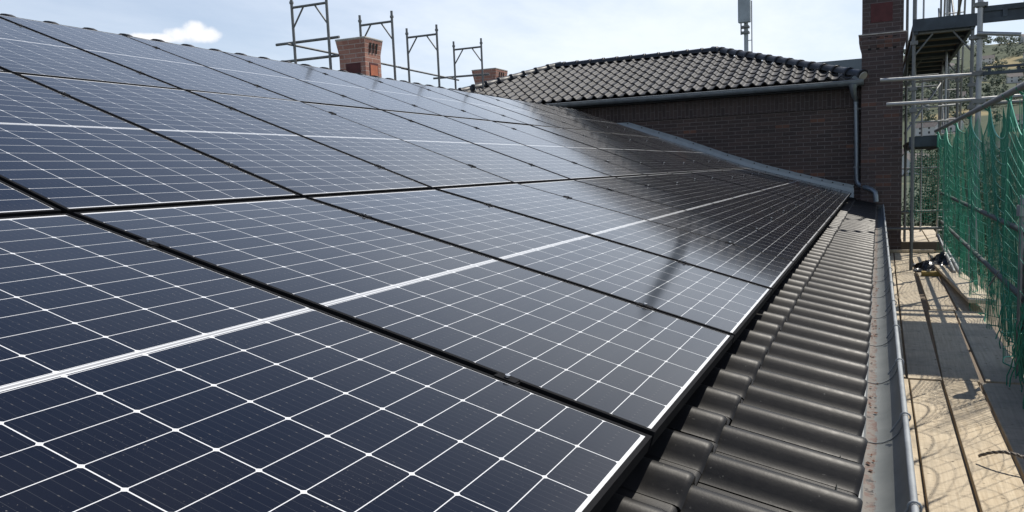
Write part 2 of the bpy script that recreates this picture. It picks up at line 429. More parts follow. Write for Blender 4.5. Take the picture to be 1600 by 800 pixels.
for q0, q1 in ((E0, K0), (K0, V(RX, 0, RZ)), (V(RX, 0, RZ), V(-10.2, 0, -.35))):
    sh.add([q0+A*Y0, q0+A*14.69, q1+A*14.69, q1+A*Y0], [(0,1,2,3)])
roof = part(rf, 'roof', M['tile'])
rc = MB(); ridge_caps(rc, (RX+.03, Y0, 1.733), (RX+.03, 14.6, 1.733), .3335, .115, .9); part(rc, 'ridge_cap', M['tile2'], roof)
part(sh, 'roof_boarding', M['dark'], roof)
wl = MB(); wl.box((-9.9, Y0, -8.5), (.22, 14.68, -.42)); part(wl, 'wall', M['brick'])
# eave: drip strip, gutter with bead, brackets
dr = MB(); e = b0*(-.452) + n0*(HB+.012); e2 = b0*(-.462) + n0*(HB-.004)
for y_ in (0,):
    dr.add([e+A*Y0, e+A*14.4, e2+A*14.4, e2+A*Y0], [(0,1,2,3)])
    q = e2 + V(-.012, 0, -.06); dr.add([e2+A*Y0, e2+A*14.4, q+A*14.4, q+A*Y0], [(0,1,2,3)])
    q2 = e + b0*.25; dr.add([e+A*Y0, e+A*14.4, q2+A*14.4 - n0*.012, q2+A*Y0 - n0*.012], [(3,2,1,0)])
part(dr, 'drip_strip', M['zincl'])
gt = MB(); gcx, gcz, gr = .418, -.245, .083
ys = [Y0 + (14.3-Y0)*k/60 for k in range(61)]
gt.grid([[(gcx + gr*math.cos(math.pi + math.pi*i/14), y, gcz + gr*1.06*math.sin(math.pi + math.pi*i/14)) for i in range(15)] for y in ys])
gt.grid([[(gcx + (gr+.002)*math.cos(math.pi + math.pi*i/14), y, gcz - .002 + (gr+.002)*1.06*math.sin(math.pi + math.pi*i/14)) for i in range(15)] for y in ys])
for yy in (14.3,):
    gt.add([(gcx + gr*math.cos(math.pi + math.pi*i/14), yy, gcz + gr*1.06*math.sin(math.pi + math.pi*i/14)) for i in range(15)], [tuple(range(15))])
gutter = part(gt, 'gutter', M['gutter'])
gb = MB(); gb.tube([(gcx+gr+.004, y + 0, gcz+.006+.002*math.sin(y*3)) for y in ys], .0088, 10); part(gb, 'gutter_bead', M['zincl'], gutter)
lit = MB(); rl = random.Random(8)
for k in range(260):
    y = rl.uniform(-.6, 7.5) ; x = .409 + rl.gauss(0, .011)
    if math.sin(y*9.1)+math.sin(y*4.3+1) < rl.uniform(-1.2, 1.0): continue
    z = gcz - math.sqrt(max(0, gr**2-(x-gcx)**2))*1.06 + .003
    a_ = rl.uniform(0, 6.3); s_ = rl.uniform(.003, .009)
    pp = [V(x, y, z) + V(math.cos(a_+q)*s_*(1 if q % 2 else .6), math.sin(a_+q)*s_*1.4, rl.uniform(0, .005)) for q in (0, 1.4, 3.1, 4.6)]
    lit.add(pp, [(0,1,2,3)])
tag(part(lit, 'leaf_litter', simple('rusty_leaf_litter', (.11, .045, .024), .9, 0, .6, 60), gutter), kind='stuff')
for y in (-1.05, -.35, .36, 1.08, 1.83, 2.55, 3.3, 4.05, 4.8, 5.6, 6.4, 7.2, 8.0, 8.8, 9.7, 10.6, 11.5, 12.4, 13.3):
    bk = MB(); q = [(gcx+gr*.55, y, gcz-gr*.55)]
    for k in range(9):
        a_ = R(200 - 250*k/8); q.append((gcx+gr+.004+.0145*math.cos(a_), y, gcz+.006+.0145*math.sin(a_)))
    bk.tube(q, .0030, 6)
    bk.tube([(gcx + (gr-.002)*math.cos(R(180+180*i/10)), y+.002, gcz + (gr-.002)*1.06*math.sin(R(180+180*i/10))) for i in range(11)], .0018, 5)
    part(bk, 'gutter_bracket', M['zincl'], gutter)

def chimney(parent, x0, x1, y0, y1, zb, zt, flare, zf, capmat=None):
    """stack with a flared head, three pointed slots and a recessed panel on each seen face"""
    c = MB()
    def ring(z, e): return [(x0-e, y0-e, z), (x1+e, y0-e, z), (x1+e, y1+e, z), (x0-e, y1+e, z)]
    L = [ring(zb, 0), ring(zf, 0), ring(zf+(zt-zf)*.18, flare*.15), ring(zf+(zt-zf)*.85, flare), ring(zt-.03, flare), ]
    for q0, q1 in zip(L, L[1:]):
        for i in range(4): c.add([q0[i], q0[(i+1)%4], q1[(i+1)%4], q1[i]], [(0,1,2,3)])
    o = part(c, 'chimney', M['redbrick'], parent)
    k = MB(); k.box((x0-flare-.008, y0-flare-.008, zt-.03), (x1+flare+.008, y1+flare+.008, zt)); part(k, 'chimney_cap', M['cement'], parent, .008)
    s = MB(); h0 = zf + (zt-zf)*.12; h1 = zt - .085
    for f in range(3):
        yc = y0 + (y1-y0)*(.30+.20*f); e0 = flare*max(0, (h0-zf)/(zt-zf)) + .012; e1 = flare*.98 + .006
        s.add([(x1+e1, yc-.026, h1), (x1+e1, yc+.026, h1), (x1+e0, yc+.008, h0), (x1+e0, yc-.008, h0),
               (x1-.02, yc-.026, h1), (x1-.02, yc+.026, h1), (x1-.02, yc+.008, h0), (x1-.02, yc-.008, h0)],
              [(0,1,2,3), (0,4,5,1), (1,5,6,2), (2,6,7,3), (3,7,4,0)])
    part(s, 'smoke_slot', M['dark'], parent)
    return o
c1_ = chimney(roof, -8.02, -7.4997, 10.2232, 10.6979, .2, 2.956, .034, 2.6725)
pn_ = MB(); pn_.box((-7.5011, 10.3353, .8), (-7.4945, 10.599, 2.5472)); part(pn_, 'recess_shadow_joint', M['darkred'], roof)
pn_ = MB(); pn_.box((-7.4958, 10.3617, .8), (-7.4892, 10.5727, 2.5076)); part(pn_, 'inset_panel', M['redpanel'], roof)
pn_ = MB(); pn_.box((-7.8888, 10.2127, .8), (-7.5987, 10.2206, 2.5406)); part(pn_, 'inset_panel', M['darkred'], roof)  # same panel on the shaded face, its shade painted in as darker red
c1_['label'] = 'nearer red brick chimney with flared head and inset panel'
c2_ = chimney(roof, -9.02, -8.47, 17.42, 18.02, 1.9, 3.245, .06, 2.80)
c2_['label'] = 'farther red brick chimney with flared head, half behind the hipped roof'

# wall flashing along the junction with the taller wing
fl = MB(); YW = 14.70
pts = [(-5.05, 1.768), (-4.9, 1.748), (-4.675, 1.69), (-4.2, 1.50), (-3.23, 1.165), (-2.3, .80), (-1.6, .555), (-1.03, .385), (-.5, .235), (.01, .105)]
for (xa, za), (xb, zb) in zip(pts, pts[1:]):
    fl.add([(xa, YW-.012, za), (xb, YW-.012, zb), (xb, YW-.012, zb-.062), (xa, YW-.012, za-.062), (xa, YW-.002, za+.004), (xb, YW-.002, zb+.004)], [(3,2,1,0), (0,1,5,4)])
part(fl, 'flashing_strip', M['zinc'], roof)
fl = MB()
for (xa, za), (xb, zb) in zip(pts, pts[1:]):
    fl.add([(xa, YW-.014, za-.060), (xb, YW-.014, zb-.060), (xb, YW-.03, zb-.26), (xa, YW-.03, za-.26), (xb, YW-.34, zb-.285), (xa, YW-.34, za-.285)], [(3,2,1,0), (5,4,2,3)])
part(fl, 'wall_flashing', M['zinc'], roof)
for k in range(26):
    sc_m = MB()
    q = k/25*(len(pts)-1); i = min(int(q), len(pts)-2); f = q-i
    x = pts[i][0]*(1-f)+pts[i+1][0]*f; z = pts[i][1]*(1-f)+pts[i+1][1]*f - .03
    sc_m.box((x-.011, YW-.019, z-.011), (x+.011, YW-.011, z+.011))
    part(sc_m, 'flashing_screw', M['dark'], roof)

# ------------------------------------------------------------------ solar panels
ROWS = [('bottom row along the eave', -1, 0, .004), ('middle row', -1, 1, .010), ('top row under the ridge', 0, 2, .019)]
ORD = ['first', 'second', 'third', 'fourth', 'fifth', 'sixth', 'seventh', 'eighth', 'ninth', 'tenth', 'eleventh', 'twelfth', 'thirteenth', 'fourteenth']
gl = MB(); gl.add([(.0105, .0105, -.0012), (PW-.0105, .0105, -.0012), (PW-.0105, PL-.0105, -.0012), (.0105, PL-.0105, -.0012)], [(0,1,2,3)])
fr = MB(); FW, FH = .011, .035
for lo, hi in (((0,0,-FH), (PW,FW,0)), ((0,PL-FW,-FH), (PW,PL,0)), ((0,FW,-FH), (FW,PL-FW,0)), ((PW-FW,FW,-FH), (PW,PL-FW,0))): fr.box(lo, hi)
bk = MB(); bk.add([(.011,.011,-.008), (.011,PL-.011,-.008), (PW-.011,PL-.011,-.008), (PW-.011,.011,-.008)], [(0,1,2,3)])
proto = None; rng = random.Random(3)
def mid_clamp():
    c = MB(); c.box((PW-.003, -.026, .0003), (PW+.025, .026, .0035)); c.box((PW+.002, -.030, -.03), (PW+.018, .030, .0005)); return c
def bolt():
    c = MB(); c.tube([(PW+.010, 0, .005), (PW+.010, 0, .0105)], .0065, 8, smooth=False); return c
meshes = {}
for rname, i0, j, off in ROWS:
    th = t0 if j == 0 else t1
    for k, i in enumerate(range(i0, 13)):
        P = roofpt(i*1.058 + .010, j*1.775 + off)
        ex = A.copy(); ey = V(-math.cos(th), 0, math.sin(th)); ez = ex.cross(ey)
        mm = Matrix((ex, ey, ez)).transposed().to_4x4()
        mm = mm @ Matrix.Rotation(rng.gauss(0, .0009), 4, 'X') @ Matrix.Rotation(rng.gauss(0, .0013), 4, 'Y')
        mm.translation = P
        root = bpy.data.objects.new('solar_panel', None); col.objects.link(root); root.empty_display_size = .1; root.matrix_world = mm
        if i0 + k == 12: pos = 'last, beside the brick wall'
        elif k == 0: pos = 'first, cut by the photo edge'
        elif k == 11: pos = 'second from the brick wall'
        elif k == 10: pos = 'third from the brick wall'
        else: pos = ORD[k] + ' from the camera end'
        lab = f'dark blue solar panel with white grid in the {rname}, {pos}'
        if len(lab.split()) > 16:
            lab = f'dark panel in the {rname}, {pos}'
        tag(root, lab, 'solar panel', 'solar panels on the roof slope')
        for nm, mb, mt in (('glass', gl, 'pv'), ('frame', fr, 'frame'), ('backsheet', bk, 'frame')):
            if nm not in meshes:
                o = mb.build(nm, M[mt], root); meshes[nm] = o.data
                if nm == 'frame':
                    pass
            else:
                o = bpy.data.objects.new(nm, meshes[nm]); col.objects.link(o); o.parent = root
        if i < 12:
            for yy in (.36, 1.44):
                if 'clamp' not in meshes:
                    o = mid_clamp().build('clamp', M['frame'], root); meshes['clamp'] = o.data
                    b_ = bolt().build('bolt', M['bolt'], o); meshes['bolt'] = b_.data
                else:
                    o = bpy.data.objects.new('clamp', meshes['clamp']); col.objects.link(o); o.parent = root
                    b_ = bpy.data.objects.new('bolt', meshes['bolt']); col.objects.link(b_); b_.parent = o
                o.location = (0, yy + rng.uniform(-.05, .05), 0)
# rails under the panels
for j, v, lab in ((0, .36, 'lowest aluminium rail under the bottom row of solar panels'), (0, 1.44, 'second aluminium rail up, under the upper half of the bottom panel row'),
                  (1, 1.775+.36, 'third aluminium rail up, under the lower half of the middle panel row'), (1, 1.775+1.44, 'fourth aluminium rail up, under the upper half of the middle panel row'),
                  (2, 3.55+.36, 'fifth aluminium rail up, under the lower half of the top panel row'), (2, 3.55+1.44, 'highest aluminium rail, under the top panel row near the ridge')):
    r_ = MB(); th = t0 if v < 1.775 else t1
    ex = A; ey = V(-math.cos(th), 0, math.sin(th)); ez = ex.cross(ey); mm = Matrix((ex, ey, ez)).transposed().to_4x4(); mm.translation = roofpt(-1.1, v)
    r_.box((0, -.02, -FH-.042), (14.75, .02, -FH-.001), mm)
    tag(r_.build('mounting_rail', M['rail']), lab, 'mounting rail', 'rails under the solar panels')

# ------------------------------------------------------------------ the taller wing behind
wing = empty('brick_wing', (-5, 17, -8.5)); tag(wing, 'taller dark brick wing with hipped black tiled roof and a square pier', 'building')
WINV = Matrix.Translation((5, -17, 8.5))
def wpart(mb, name, mat, parent=None, bevel=0):
    o = mb.build(name, mat, parent or wing, bevel)
    o.matrix_parent_inverse = WINV if parent is None else Matrix.Identity(4)
    return o
EZ, EY = 1.985, 14.43; HX = .17; PHI = R(19.4); AP = 3.12
wb = MB(); wb.box((-9.8, YW, -8.5), (.13, 20.4, 1.90)); wpart(wb, 'wall', M['brick'])
so_ = MB(); so_.box((-9.8, YW-.03, 1.52), (.126, YW-.0005, 1.90)); wpart(so_, 'soldier_course', M['soldier'])
so_ = MB(); so_.box((-9.82, EY+.10, 1.86), (.127, YW-.001, 1.93)); wpart(so_, 'soffit', M['ridge'])
wr = MB(); bb = V(0, math.cos(PHI), math.sin(PHI)); nn = V(0, -math.sin(PHI), math.cos(PHI)); ax = V(1, 0, 0)
nc = 46; pw2 = .222
O = V(HX - nc*pw2, EY, EZ) + nn*.02
def keepw(P):
    d = P.y - EY
    return P.x < HX - d + .10 and P.x > HX - 2*AP - 3.94 + d - .1
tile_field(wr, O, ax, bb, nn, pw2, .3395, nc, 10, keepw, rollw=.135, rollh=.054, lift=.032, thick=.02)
wroof = wpart(wr, 'roof', M['tile2'])
ws = MB(); e_ = .0
XA, XB = HX-AP, HX-AP-3.94; YR, ZR = EY+AP, EZ+AP*math.tan(PHI)
cr = [V(HX, EY+.06, EZ-.01), V(HX-2*AP-3.94, EY+.06, EZ-.01), V(XB, YR, ZR-.01), V(XA, YR, ZR-.01), V(HX, YR+AP, EZ-.01), V(HX-2*AP-3.94, YR+AP, EZ-.01)]
ws.add(cr, [(0,3,2,1), (0,4,3), (4,5,2,3), (1,2,5)]); wpart(ws, 'roof_boarding', M['ridge'], wroof)
for p0, p1 in (((HX-.02, EY-.02, EZ+.065), (XA, YR, ZR+.065)), ((XA, YR, ZR+.06), (XB, YR, ZR+.06)), ((HX-2*AP-3.94, EY, EZ+.065), (XB, YR, ZR+.065))):
    m_ = MB(); ridge_caps(m_, p0, p1, .335, .112, .95)
    if abs(p0[2]-p1[2]) < .01: pass
    wpart(m_, 'ridge_cap', M['ridge'], wroof)
m_ = MB(); m_.tube([(HX-.015, EY-.035, EZ+.06), (HX-.005, EY-.045, EZ+.05)], [.085, .08], 12); wpart(m_, 'hip_end_block', M['cement'], wroof)
# gutter, its fascia and the downpipe
wg = MB(); gy_, gz_ = EY-.055, EZ-.02
wg.grid([[(x, gy_ + .068*math.cos(math.pi + math.pi*i/10), gz_ + .085*math.sin(math.pi + math.pi*i/10)) for i in range(11)] for x in [HX-10.2 + 10.2*k/30 + .0 for k in range(31)]])
wg.add([(HX, gy_ + .068*math.cos(math.pi + math.pi*i/10), gz_ + .085*math.sin(math.pi + math.pi*i/10)) for i in range(11)], [tuple(range(11))])
wgut = wpart(wg, 'gutter', M['zinc'])
b_ = MB(); b_.tube([(HX-10.2, gy_-.070, gz_+.004), (HX, gy_-.070, gz_+.004)], .009, 8); wpart(b_, 'gutter_bead', M['zincl'], wgut)
dp = MB(); py_ = YW-.085
dp.tube([(.04, py_, 1.60), (.055, py_, .9), (.062, py_, .265)], .043, 14)
dpo = wpart(dp, 'downpipe', M['zinc'])
d2 = MB(); d2.tube([(-.005, gy_, gz_-.06), (-.005, gy_, gz_-.13), (.012, gy_+.05, gz_-.26), (.04, py_, 1.66), (.04, py_, 1.58)], [.085, .062, .048, .044, .046], 14); wpart(d2, 'outlet_funnel', M['zinc'], dpo)
d3 = MB(); d3.tube([(.062, py_, .30), (.065, py_, .20), (.09, py_-.01, .13), (.16, py_-.10, .085), (.24, py_-.20, .055), (.31, py_-.28, .03), (.37, py_-.33, -.02), (.385, py_-.345, -.10), (.388, py_-.35, -.19)], .044, 14); wpart(d3, 'swan_neck', M['zinc'], dpo)
for z in (1.47, .42):
    d4 = MB(); d4.tube([(.048, py_, z), (.048, py_, z+.03)], .049, 14); d4.box((.09, py_-.008, z+.005), (.118, py_+.008, z+.025)); wpart(d4, 'pipe_clip', M['zincl'], dpo)
# the square pier with corbelled head
PX0, PX1, PY0, PY1 = .130, .800, 14.45, 15.12
pm = MB()
def ring(z, e): return [(PX0-e, PY0-e, z), (PX1+e, PY0-e, z), (PX1+e, PY1+e, z), (PX0-e, PY1+e, z)]
L = [ring(-8.5, 0), ring(2.40, 0), ring(2.50, .012), ring(2.62, .045), ring(2.745, .048), ring(2.752, -.004), ring(5.6, -.004)]
for q0, q1 in zip(L, L[1:]):
    for i in range(4): pm.add([q0[i], q0[(i+1)%4], q1[(i+1)%4], q1[i]], [(0,1,2,3)])
pier = wpart(pm, 'pier', M['brick2'])
m_ = MB(); m_.box((PX0-.055, PY0-.055, 2.742), (PX1+.055, PY1+.055, 2.762)); wpart(m_, 'pier_ledge', M['cement'], pier, .004)
for k in range(4):
    m_ = MB(); xx = PX0 + .10 + k*.135
    m_.add([(xx, PY0-.050, 2.70), (xx+.055, PY0-.050, 2.70), (xx+.055, PY0-.006, 2.46), (xx, PY0-.006, 2.46)], [(3,2,1,0)]); wpart(m_, 'corbel_slot', M['dark'], pier)
m_ = MB(); m_.box((.275, PY0-.004, 2.955), (.625, PY0+.01, 3.28)); wpart(m_, 'inset_panel', M['darkred'], pier)

# flat roofed building far behind the hip
fb = empty('flat_roofed_building', (-2.5, 28, -8.5)); tag(fb, 'blue grey flat roofed building glimpsed above the hip roof beside the pier', 'building')
m_ = MB(); m_.box((-4.5, -3, 0), (2.9, 3, 11.4)); m_.build('wall', M['metalroof'], fb)
m_ = MB(); m_.box((-4.6, -3.1, 11.4), (3.0, 3.1, 12.03)); m_.build('roof_edge', M['metalroof'], fb)
# telecom mast
ma = empty('telecom_mast', (-4.08, 30, -8.5)); tag(ma, 'grey telecom mast with a long antenna box rising behind the hipped roof', 'mast')
m_ = MB(); m_.tube([(0, 0, 0), (0, 0, 16.2)], .078, 14); m_.build('pole', M['mast'], ma)
m_ = MB(); m_.box((-.245, -.32, 14.22), (.19, -.10, 17.2)); m_.build('antenna_box', M['mast'], ma, .03)
m_ = MB(); m_.tube([(.21, -.05, 6), (.21, -.05, 15)], .02, 6)
for z in (11.2, 12.8, 13.6): m_.tube([(0, 0, z), (.21, -.05, z)], .014, 6)
m_.build('cable_ladder', M['galvd'], ma)
m_ = MB()
for z in (13.85, 14.05): m_.box((-.17, -.22, z), (.12, .10, z+.07))
m_.tube([(-.15, -.2, 13.8), (-.15, -.2, 14.3)], .025, 6); m_.build('antenna_bracket', M['galvd'], ma)

# ------------------------------------------------------------------ scaffold frames behind the ridge
TR = .0242
LF = ['left most and nearest scaffold frame behind the roof ridge, top cut by the photo', 'scaffold frame behind the ridge rising just behind the nearer red chimney', 'scaffold frame behind the ridge, third from the left, clear of both chimneys', 'farthest scaffold frame behind the ridge, in front of the farther red chimney']
xl, xr = -8.88, -8.15
for k, y in enumerate((10.14, 12.185, 13.93, 16.055)):
    o = empty('scaffold_portal', (-8.515, y, 1.2)); tag(o, LF[k], 'scaffold frame', 'scaffold frames behind the ridge')
    zb, zt = -1.8, 2.565
    for s in (-1, 1):
        m_ = MB(); m_.tube([(s*.365, 0, zb), (s*.365, 0, zt)], TR, 8); m_.tube([(s*.365, 0, zt-.13), (s*.365, 0, zt-.09)], TR*1.5, 8); m_.build('post', M['galvd'], o)
    m_ = MB(); m_.tube([(-.365, 0, 2.37), (.365, 0, 2.37)], TR*.9, 8); m_.build('top_bar', M['galvd'], o)
    for s in (-1, 1):
        m_ = MB(); m_.tube([(s*.365, 0, 2.02), (s*.12, 0, 2.36)], TR*.62, 6); m_.build('knee_brace', M['galvd'], o)
def tube_thing(p0, p1, label, mat='galvd', r=TR, name='scaffold_tube', ends=True):
    c = (Vector(p0)+Vector(p1))/2; o = MB()
    o.tube([Vector(p0)-c, Vector(p1)-c], r, 9)
    if ends:
        pass
    ob = o.build(name, M[mat]); ob.location = c
    tag(ob, label, 'scaffold tube', 'scaffold tubes'); return ob
tube_thing((-9.32, 10.2, 2.995), (-7.98, 10.2, 2.995), 'upper of two short level tubes on the leftmost frame behind the ridge')
tube_thing((-9.30, 10.2, 2.69), (-8.02, 10.2, 2.69), 'lower of two short level tubes on the leftmost frame behind the ridge')
tube_thing((-8.91, 10.0, 2.945), (-8.91, 13.9, 2.915), 'long guard tube running from the leftmost ridge frame behind the near chimney', r=.020)
tube_thing((-8.12, 9.6, 2.29), (-8.12, 12.3, 2.27), 'low tube grazing the ridge left of the nearer red chimney', r=.020)
tube_thing((-8.92, 13.7, 2.91), (-8.92, 16.3, 2.885), 'guard tube between the third and farthest frames behind the ridge', r=.020)
tube_thing((-9.50, 16.1, 2.955), (-8.0, 16.1, 2.93), 'level tube crossing the farthest ridge frame left of the farther chimney')

# ------------------------------------------------------------------ scaffold on the right
DZ = -1.10
def plank(x0, x1, y0, y1, label, skew=0., z=DZ, th=.045, mat='plank', name='scaffold_plank', lift=0., rot=None):
    c = V((x0+x1)/2, (y0+y1)/2, z-th); hw = (x1-x0)/2; hl = (y1-y0)/2
    m_ = MB(); m_.box((-hw, -hl, 0), (hw, hl, th))
    o = m_.build(name, M[mat], None, .006); o.location = c
    o.rotation_euler = rot or (0, 0, -skew/(2*hl))
    tag(o, label, 'plank', 'planks of the scaffold deck'); return o
S = [
 (.600, .640, -1.8, 5.05, .0, 'narrow edge strip of the near scaffold deck beside the gutter'),
 (.655, .862, -1.8, 5.02, -.01, 'sunlit pale plank of the near deck, second from the gutter'),
 (.882, 1.108, -1.8, 5.065, -.015, 'pale plank of the near deck under the loose wire end'),
 (1.130, 1.40, -1.8, 5.07, -.01, 'outermost plank of the near deck, half in dark shade'),
 (.605, .640, 5.10, 11.3, .03, 'narrow edge strip beside the gutter, in the middle of the deck'),
 (.655, .885, 5.06, 11.35, .03, 'wide plank nearest the gutter, crossed by the dark shadow band'),
 (.905, 1.150, 5.10, 8.2, .055, 'middle plank of the dark shadow band, ragged gap at its left'),
 (1.175, 1.44, 5.11, 8.2, .03, 'outer plank of the shadow band at the foot of the green net'),
 (.955, 1.20, 8.24, 11.35, .0, 'pale plank leading up to the yellow beam piece'),
 (1.225, 1.46, 8.24, 11.4, .0, 'outer plank partly under the loose tilted board'),
 (.615, .665, 11.38, 14.2, .02, 'narrow far edge strip beside the gutter end'),
 (.680, .930, 11.40, 14.2, .02, 'far pale plank just before the brick pier, nearest the gutter'),
 (.950, 1.205, 11.40, 14.2, .02, 'far middle plank that ends beside the black plastic sheeting'),
 (1.23, 1.48, 11.45, 14.2, .02, 'far outer plank under the black plastic sheeting'),
 (.86, 1.08, 14.75, 20.5, .0, 'plank of the distant deck right beside the brick pier'),
 (1.10, 1.34, 14.75, 20.5, .0, 'middle plank of the distant deck beyond the pier'),
 (1.36, 1.60, 14.75, 20.5, .0, 'outer plank of the distant deck beyond the pier'),
]
for i, (x0, x1, y0, y1, sk, lab) in enumerate(S):
    plank(x0, x1, y0, y1, lab, sk, z=DZ + .003*((i*7) % 3))
# lower lift, seen only through the gaps
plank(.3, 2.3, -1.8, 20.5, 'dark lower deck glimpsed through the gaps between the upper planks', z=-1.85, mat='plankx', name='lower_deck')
plank(1.46, 1.49, -1.8, 5.55, 'dark tall board on edge, added outside the near deck to shade it', z=-.12, th=.98, mat='plankx', name='shade_board')  # added board, its height set to throw shade on the outer plank
# cross batten, yellow beam piece, loose board, pole, wire
o = plank(.60, 1.32, 14.16, 14.24, 'pale batten laid across the far end of the plank deck', z=DZ+.06, th=.05, name='wood_batten')
m_ = MB(); m_.box((-.13, -.06, 0), (.13, .06, .06)); m_.box((-.13, -.062, .018), (.13, .062, .030))
o = m_.build('timber_offcut', M['yellow'], None, .006); o.location = (1.115, 11.05, DZ+.010); o.rotation_euler = (0,0,R(-3)); tag(o, 'short yellow brown timber offcut lying across the planks', 'timber')
m_ = MB(); m_.box((-.135, -1.72, 0), (.135, 1.72, .042)); m_.box((-.137, -1.70, .012), (.137, 1.70, .030))
o = m_.build('scaffold_plank', M['plank'], None, .006); o.location = (1.375, 9.85, DZ+.075); o.rotation_euler = (R(-.6), R(3), R(2.2)); tag(o, 'loose board lying slightly raised on the deck along the green net', 'plank', 'planks of the scaffold deck')
wm_ = MB(); rw = random.Random(4)
wp = [V(.93, 3.24, DZ+.045) + V(.52*f, -.30*f, .06*math.sin(f*3)+.02*math.sin(f*9)) for f in [k/10 for k in range(11)]]
for ph in (0, 2.1, 4.2):
    q = []
    for k in range(41):
        f = k/40*10; i = min(int(f), 9); p_ = wp[i].lerp(wp[i+1], f-i); a_ = k*1.1+ph
        q.append(p_ + V(0, math.cos(a_)*.006, math.sin(a_)*.006))
    wm_.tube(q, .0042, 5)
o = wm_.build('wire_rope', M['wire']); tag(o, 'loose end of grey stranded wire lying on the near planks', 'wire')
# black plastic sheeting
bm_ = MB(); rb = random.Random(9); n_ = 34
P = []
for j in range(n_):
    row = []
    for i in range(n_):
        u, v = i/(n_-1)*2-1, j/(n_-1)*2-1; r_ = math.hypot(u, v)
        h = max(0, 1-r_**1.7)*.25*(1 + .45*math.sin(5*u+3*v) ) + .045*abs(math.sin(9*u-4*v+1.3*math.sin(6*v)))*max(0, 1.15-r_) + .03*abs(math.sin(17*v+5*u))*max(0, 1.1-r_)
        edge = 1 + .16*math.sin(5*math.atan2(v, u)+1) + .07*math.sin(11*math.atan2(v, u))
        row.append((u*.33*edge, v*.45*edge, .58* max(.004, h) + rb.uniform(0, .012)))
    P.append(row)
bm_.grid(P, False)
o = bm_.build('plastic_sheet', M['black']); o.location = (1.27, 12.0, DZ+.012); tag(o, 'crumpled black plastic sheeting heaped on the far planks', 'plastic sheeting')
# grey tubes lying by the net near the sheeting
tube_thing((1.36, 10.6, DZ+.12), (1.36, 14.0, DZ+.33), 'upper of two pale tubes lying aslant beside the black sheeting', 'galv')
tube_thing((1.43, 10.5, DZ+.10), (1.43, 13.9, DZ+.22), 'lower of two pale tubes lying aslant beside the black sheeting', 'galv')
tube_thing((.48, 13.95, -.655), (1.62, 13.95, -.64), 'level tube crossing in front of the pier foot above the planks', 'galvd')
tube_thing((.80, 14.6, -.40), (1.62, 14.6, -.385), 'level tube over the distant deck beside the pier', 'galvd')
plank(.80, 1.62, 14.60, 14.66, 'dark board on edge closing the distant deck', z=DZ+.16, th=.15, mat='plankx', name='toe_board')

def frame(y, x0, x1, z0, z1, label, bars=(), brace=None, group='scaffold frames by the brick pier', r=TR, mat='galvd', couplers=()):
    o = empty('scaffold_portal', ((x0+x1)/2, y, z0)); tag(o, label, 'scaffold frame', group); h = (x1-x0)/2
    for s in (-1, 1):
        m_ = MB(); m_.tube([(s*h, 0, 0), (s*h, 0, z1-z0)], r, 10); p_ = m_.build('post', M[mat], o)
    for z in bars:
        m_ = MB(); m_.tube([(-h, 0, z-z0), (h, 0, z-z0)], r*.85, 8); m_.build('cross_bar', M[mat], o)
        for s in (-1, 1):
            m_ = MB(); m_.tube([(s*h, 0, z-z0-.32), (s*(h-.24), 0, z-z0-.02)], r*.6, 6); m_.build('knee_brace', M[mat], o)
    for z in couplers:
        for s in (-1, 1):
            m_ = MB(); m_.tube([(s*h, 0, z-z0-.03), (s*h, 0, z-z0+.03)], r*1.6, 8); m_.box((s*h-.05, -.045, z-z0-.025), (s*h+.05, .0, z-z0+.025)); m_.build('coupler', M['galvd'], o)
    return o
frame(11.72, .875, 1.615, -3.1, 5.2, 'tall scaffold frame in front of the pier edge carrying the high deck', (2.33,), couplers=(1.55, 1.24, 2.2))
frame(15.1, .875, 1.70, -3.1, 5.2, 'second scaffold frame beyond the pier, under the middle of the high deck', (2.33, 4.35), couplers=(1.9,))
frame(18.5, .875, 1.78, -3.1, 5.2, 'third scaffold frame beyond the pier, at the far end of the high deck', (2.33, 4.35))
frame(21.6, .875, 1.80, -3.1, 5.2, 'farthest scaffold frame beyond the brick pier', (.3, 2.33))
# tall corner pole
o = empty('scaffold_pole', (1.515, 9.75, -3.1)); tag(o, 'tall bright corner pole standing behind the green net', 'scaffold pole')
m_ = MB(); m_.tube([(0,0,0), (0,0,8.6)], .031, 12); m_.build('tube', M['galv'], o)
for z in (4.63, 4.30, 5.06, 5.43, 5.62): 
    m_ = MB(); m_.tube([(0,0,z-.03), (0,0,z+.03)], .047, 10); m_.box((-.075,-.05,z-.022), (.075,.03,z+.022)); m_.build('coupler', M['galvd'], o)
tube_thing((.43, 9.86, 1.548), (1.56, 9.86, 1.530), 'upper long level guard tube crossing in front of the pier', 'galv')
tube_thing((.505, 9.86, 1.242), (1.56, 9.86, 1.228), 'lower long level guard tube crossing in front of the pier', 'galv')
tube_thing((1.56, 9.86, 1.235), (3.6, 9.86, 1.26), 'level tube running right from the corner pole, just above the net', 'galv')
tube_thing((1.56, 9.80, 1.17), (3.6, 9.80, 1.17), 'lowest level tube right of the corner pole, behind the net top', 'galvd')
tube_thing((1.48, 9.68, 1.995), (1.92, 9.60, 1.925), 'short pale tube stub sticking out right of the corner pole', 'galv')
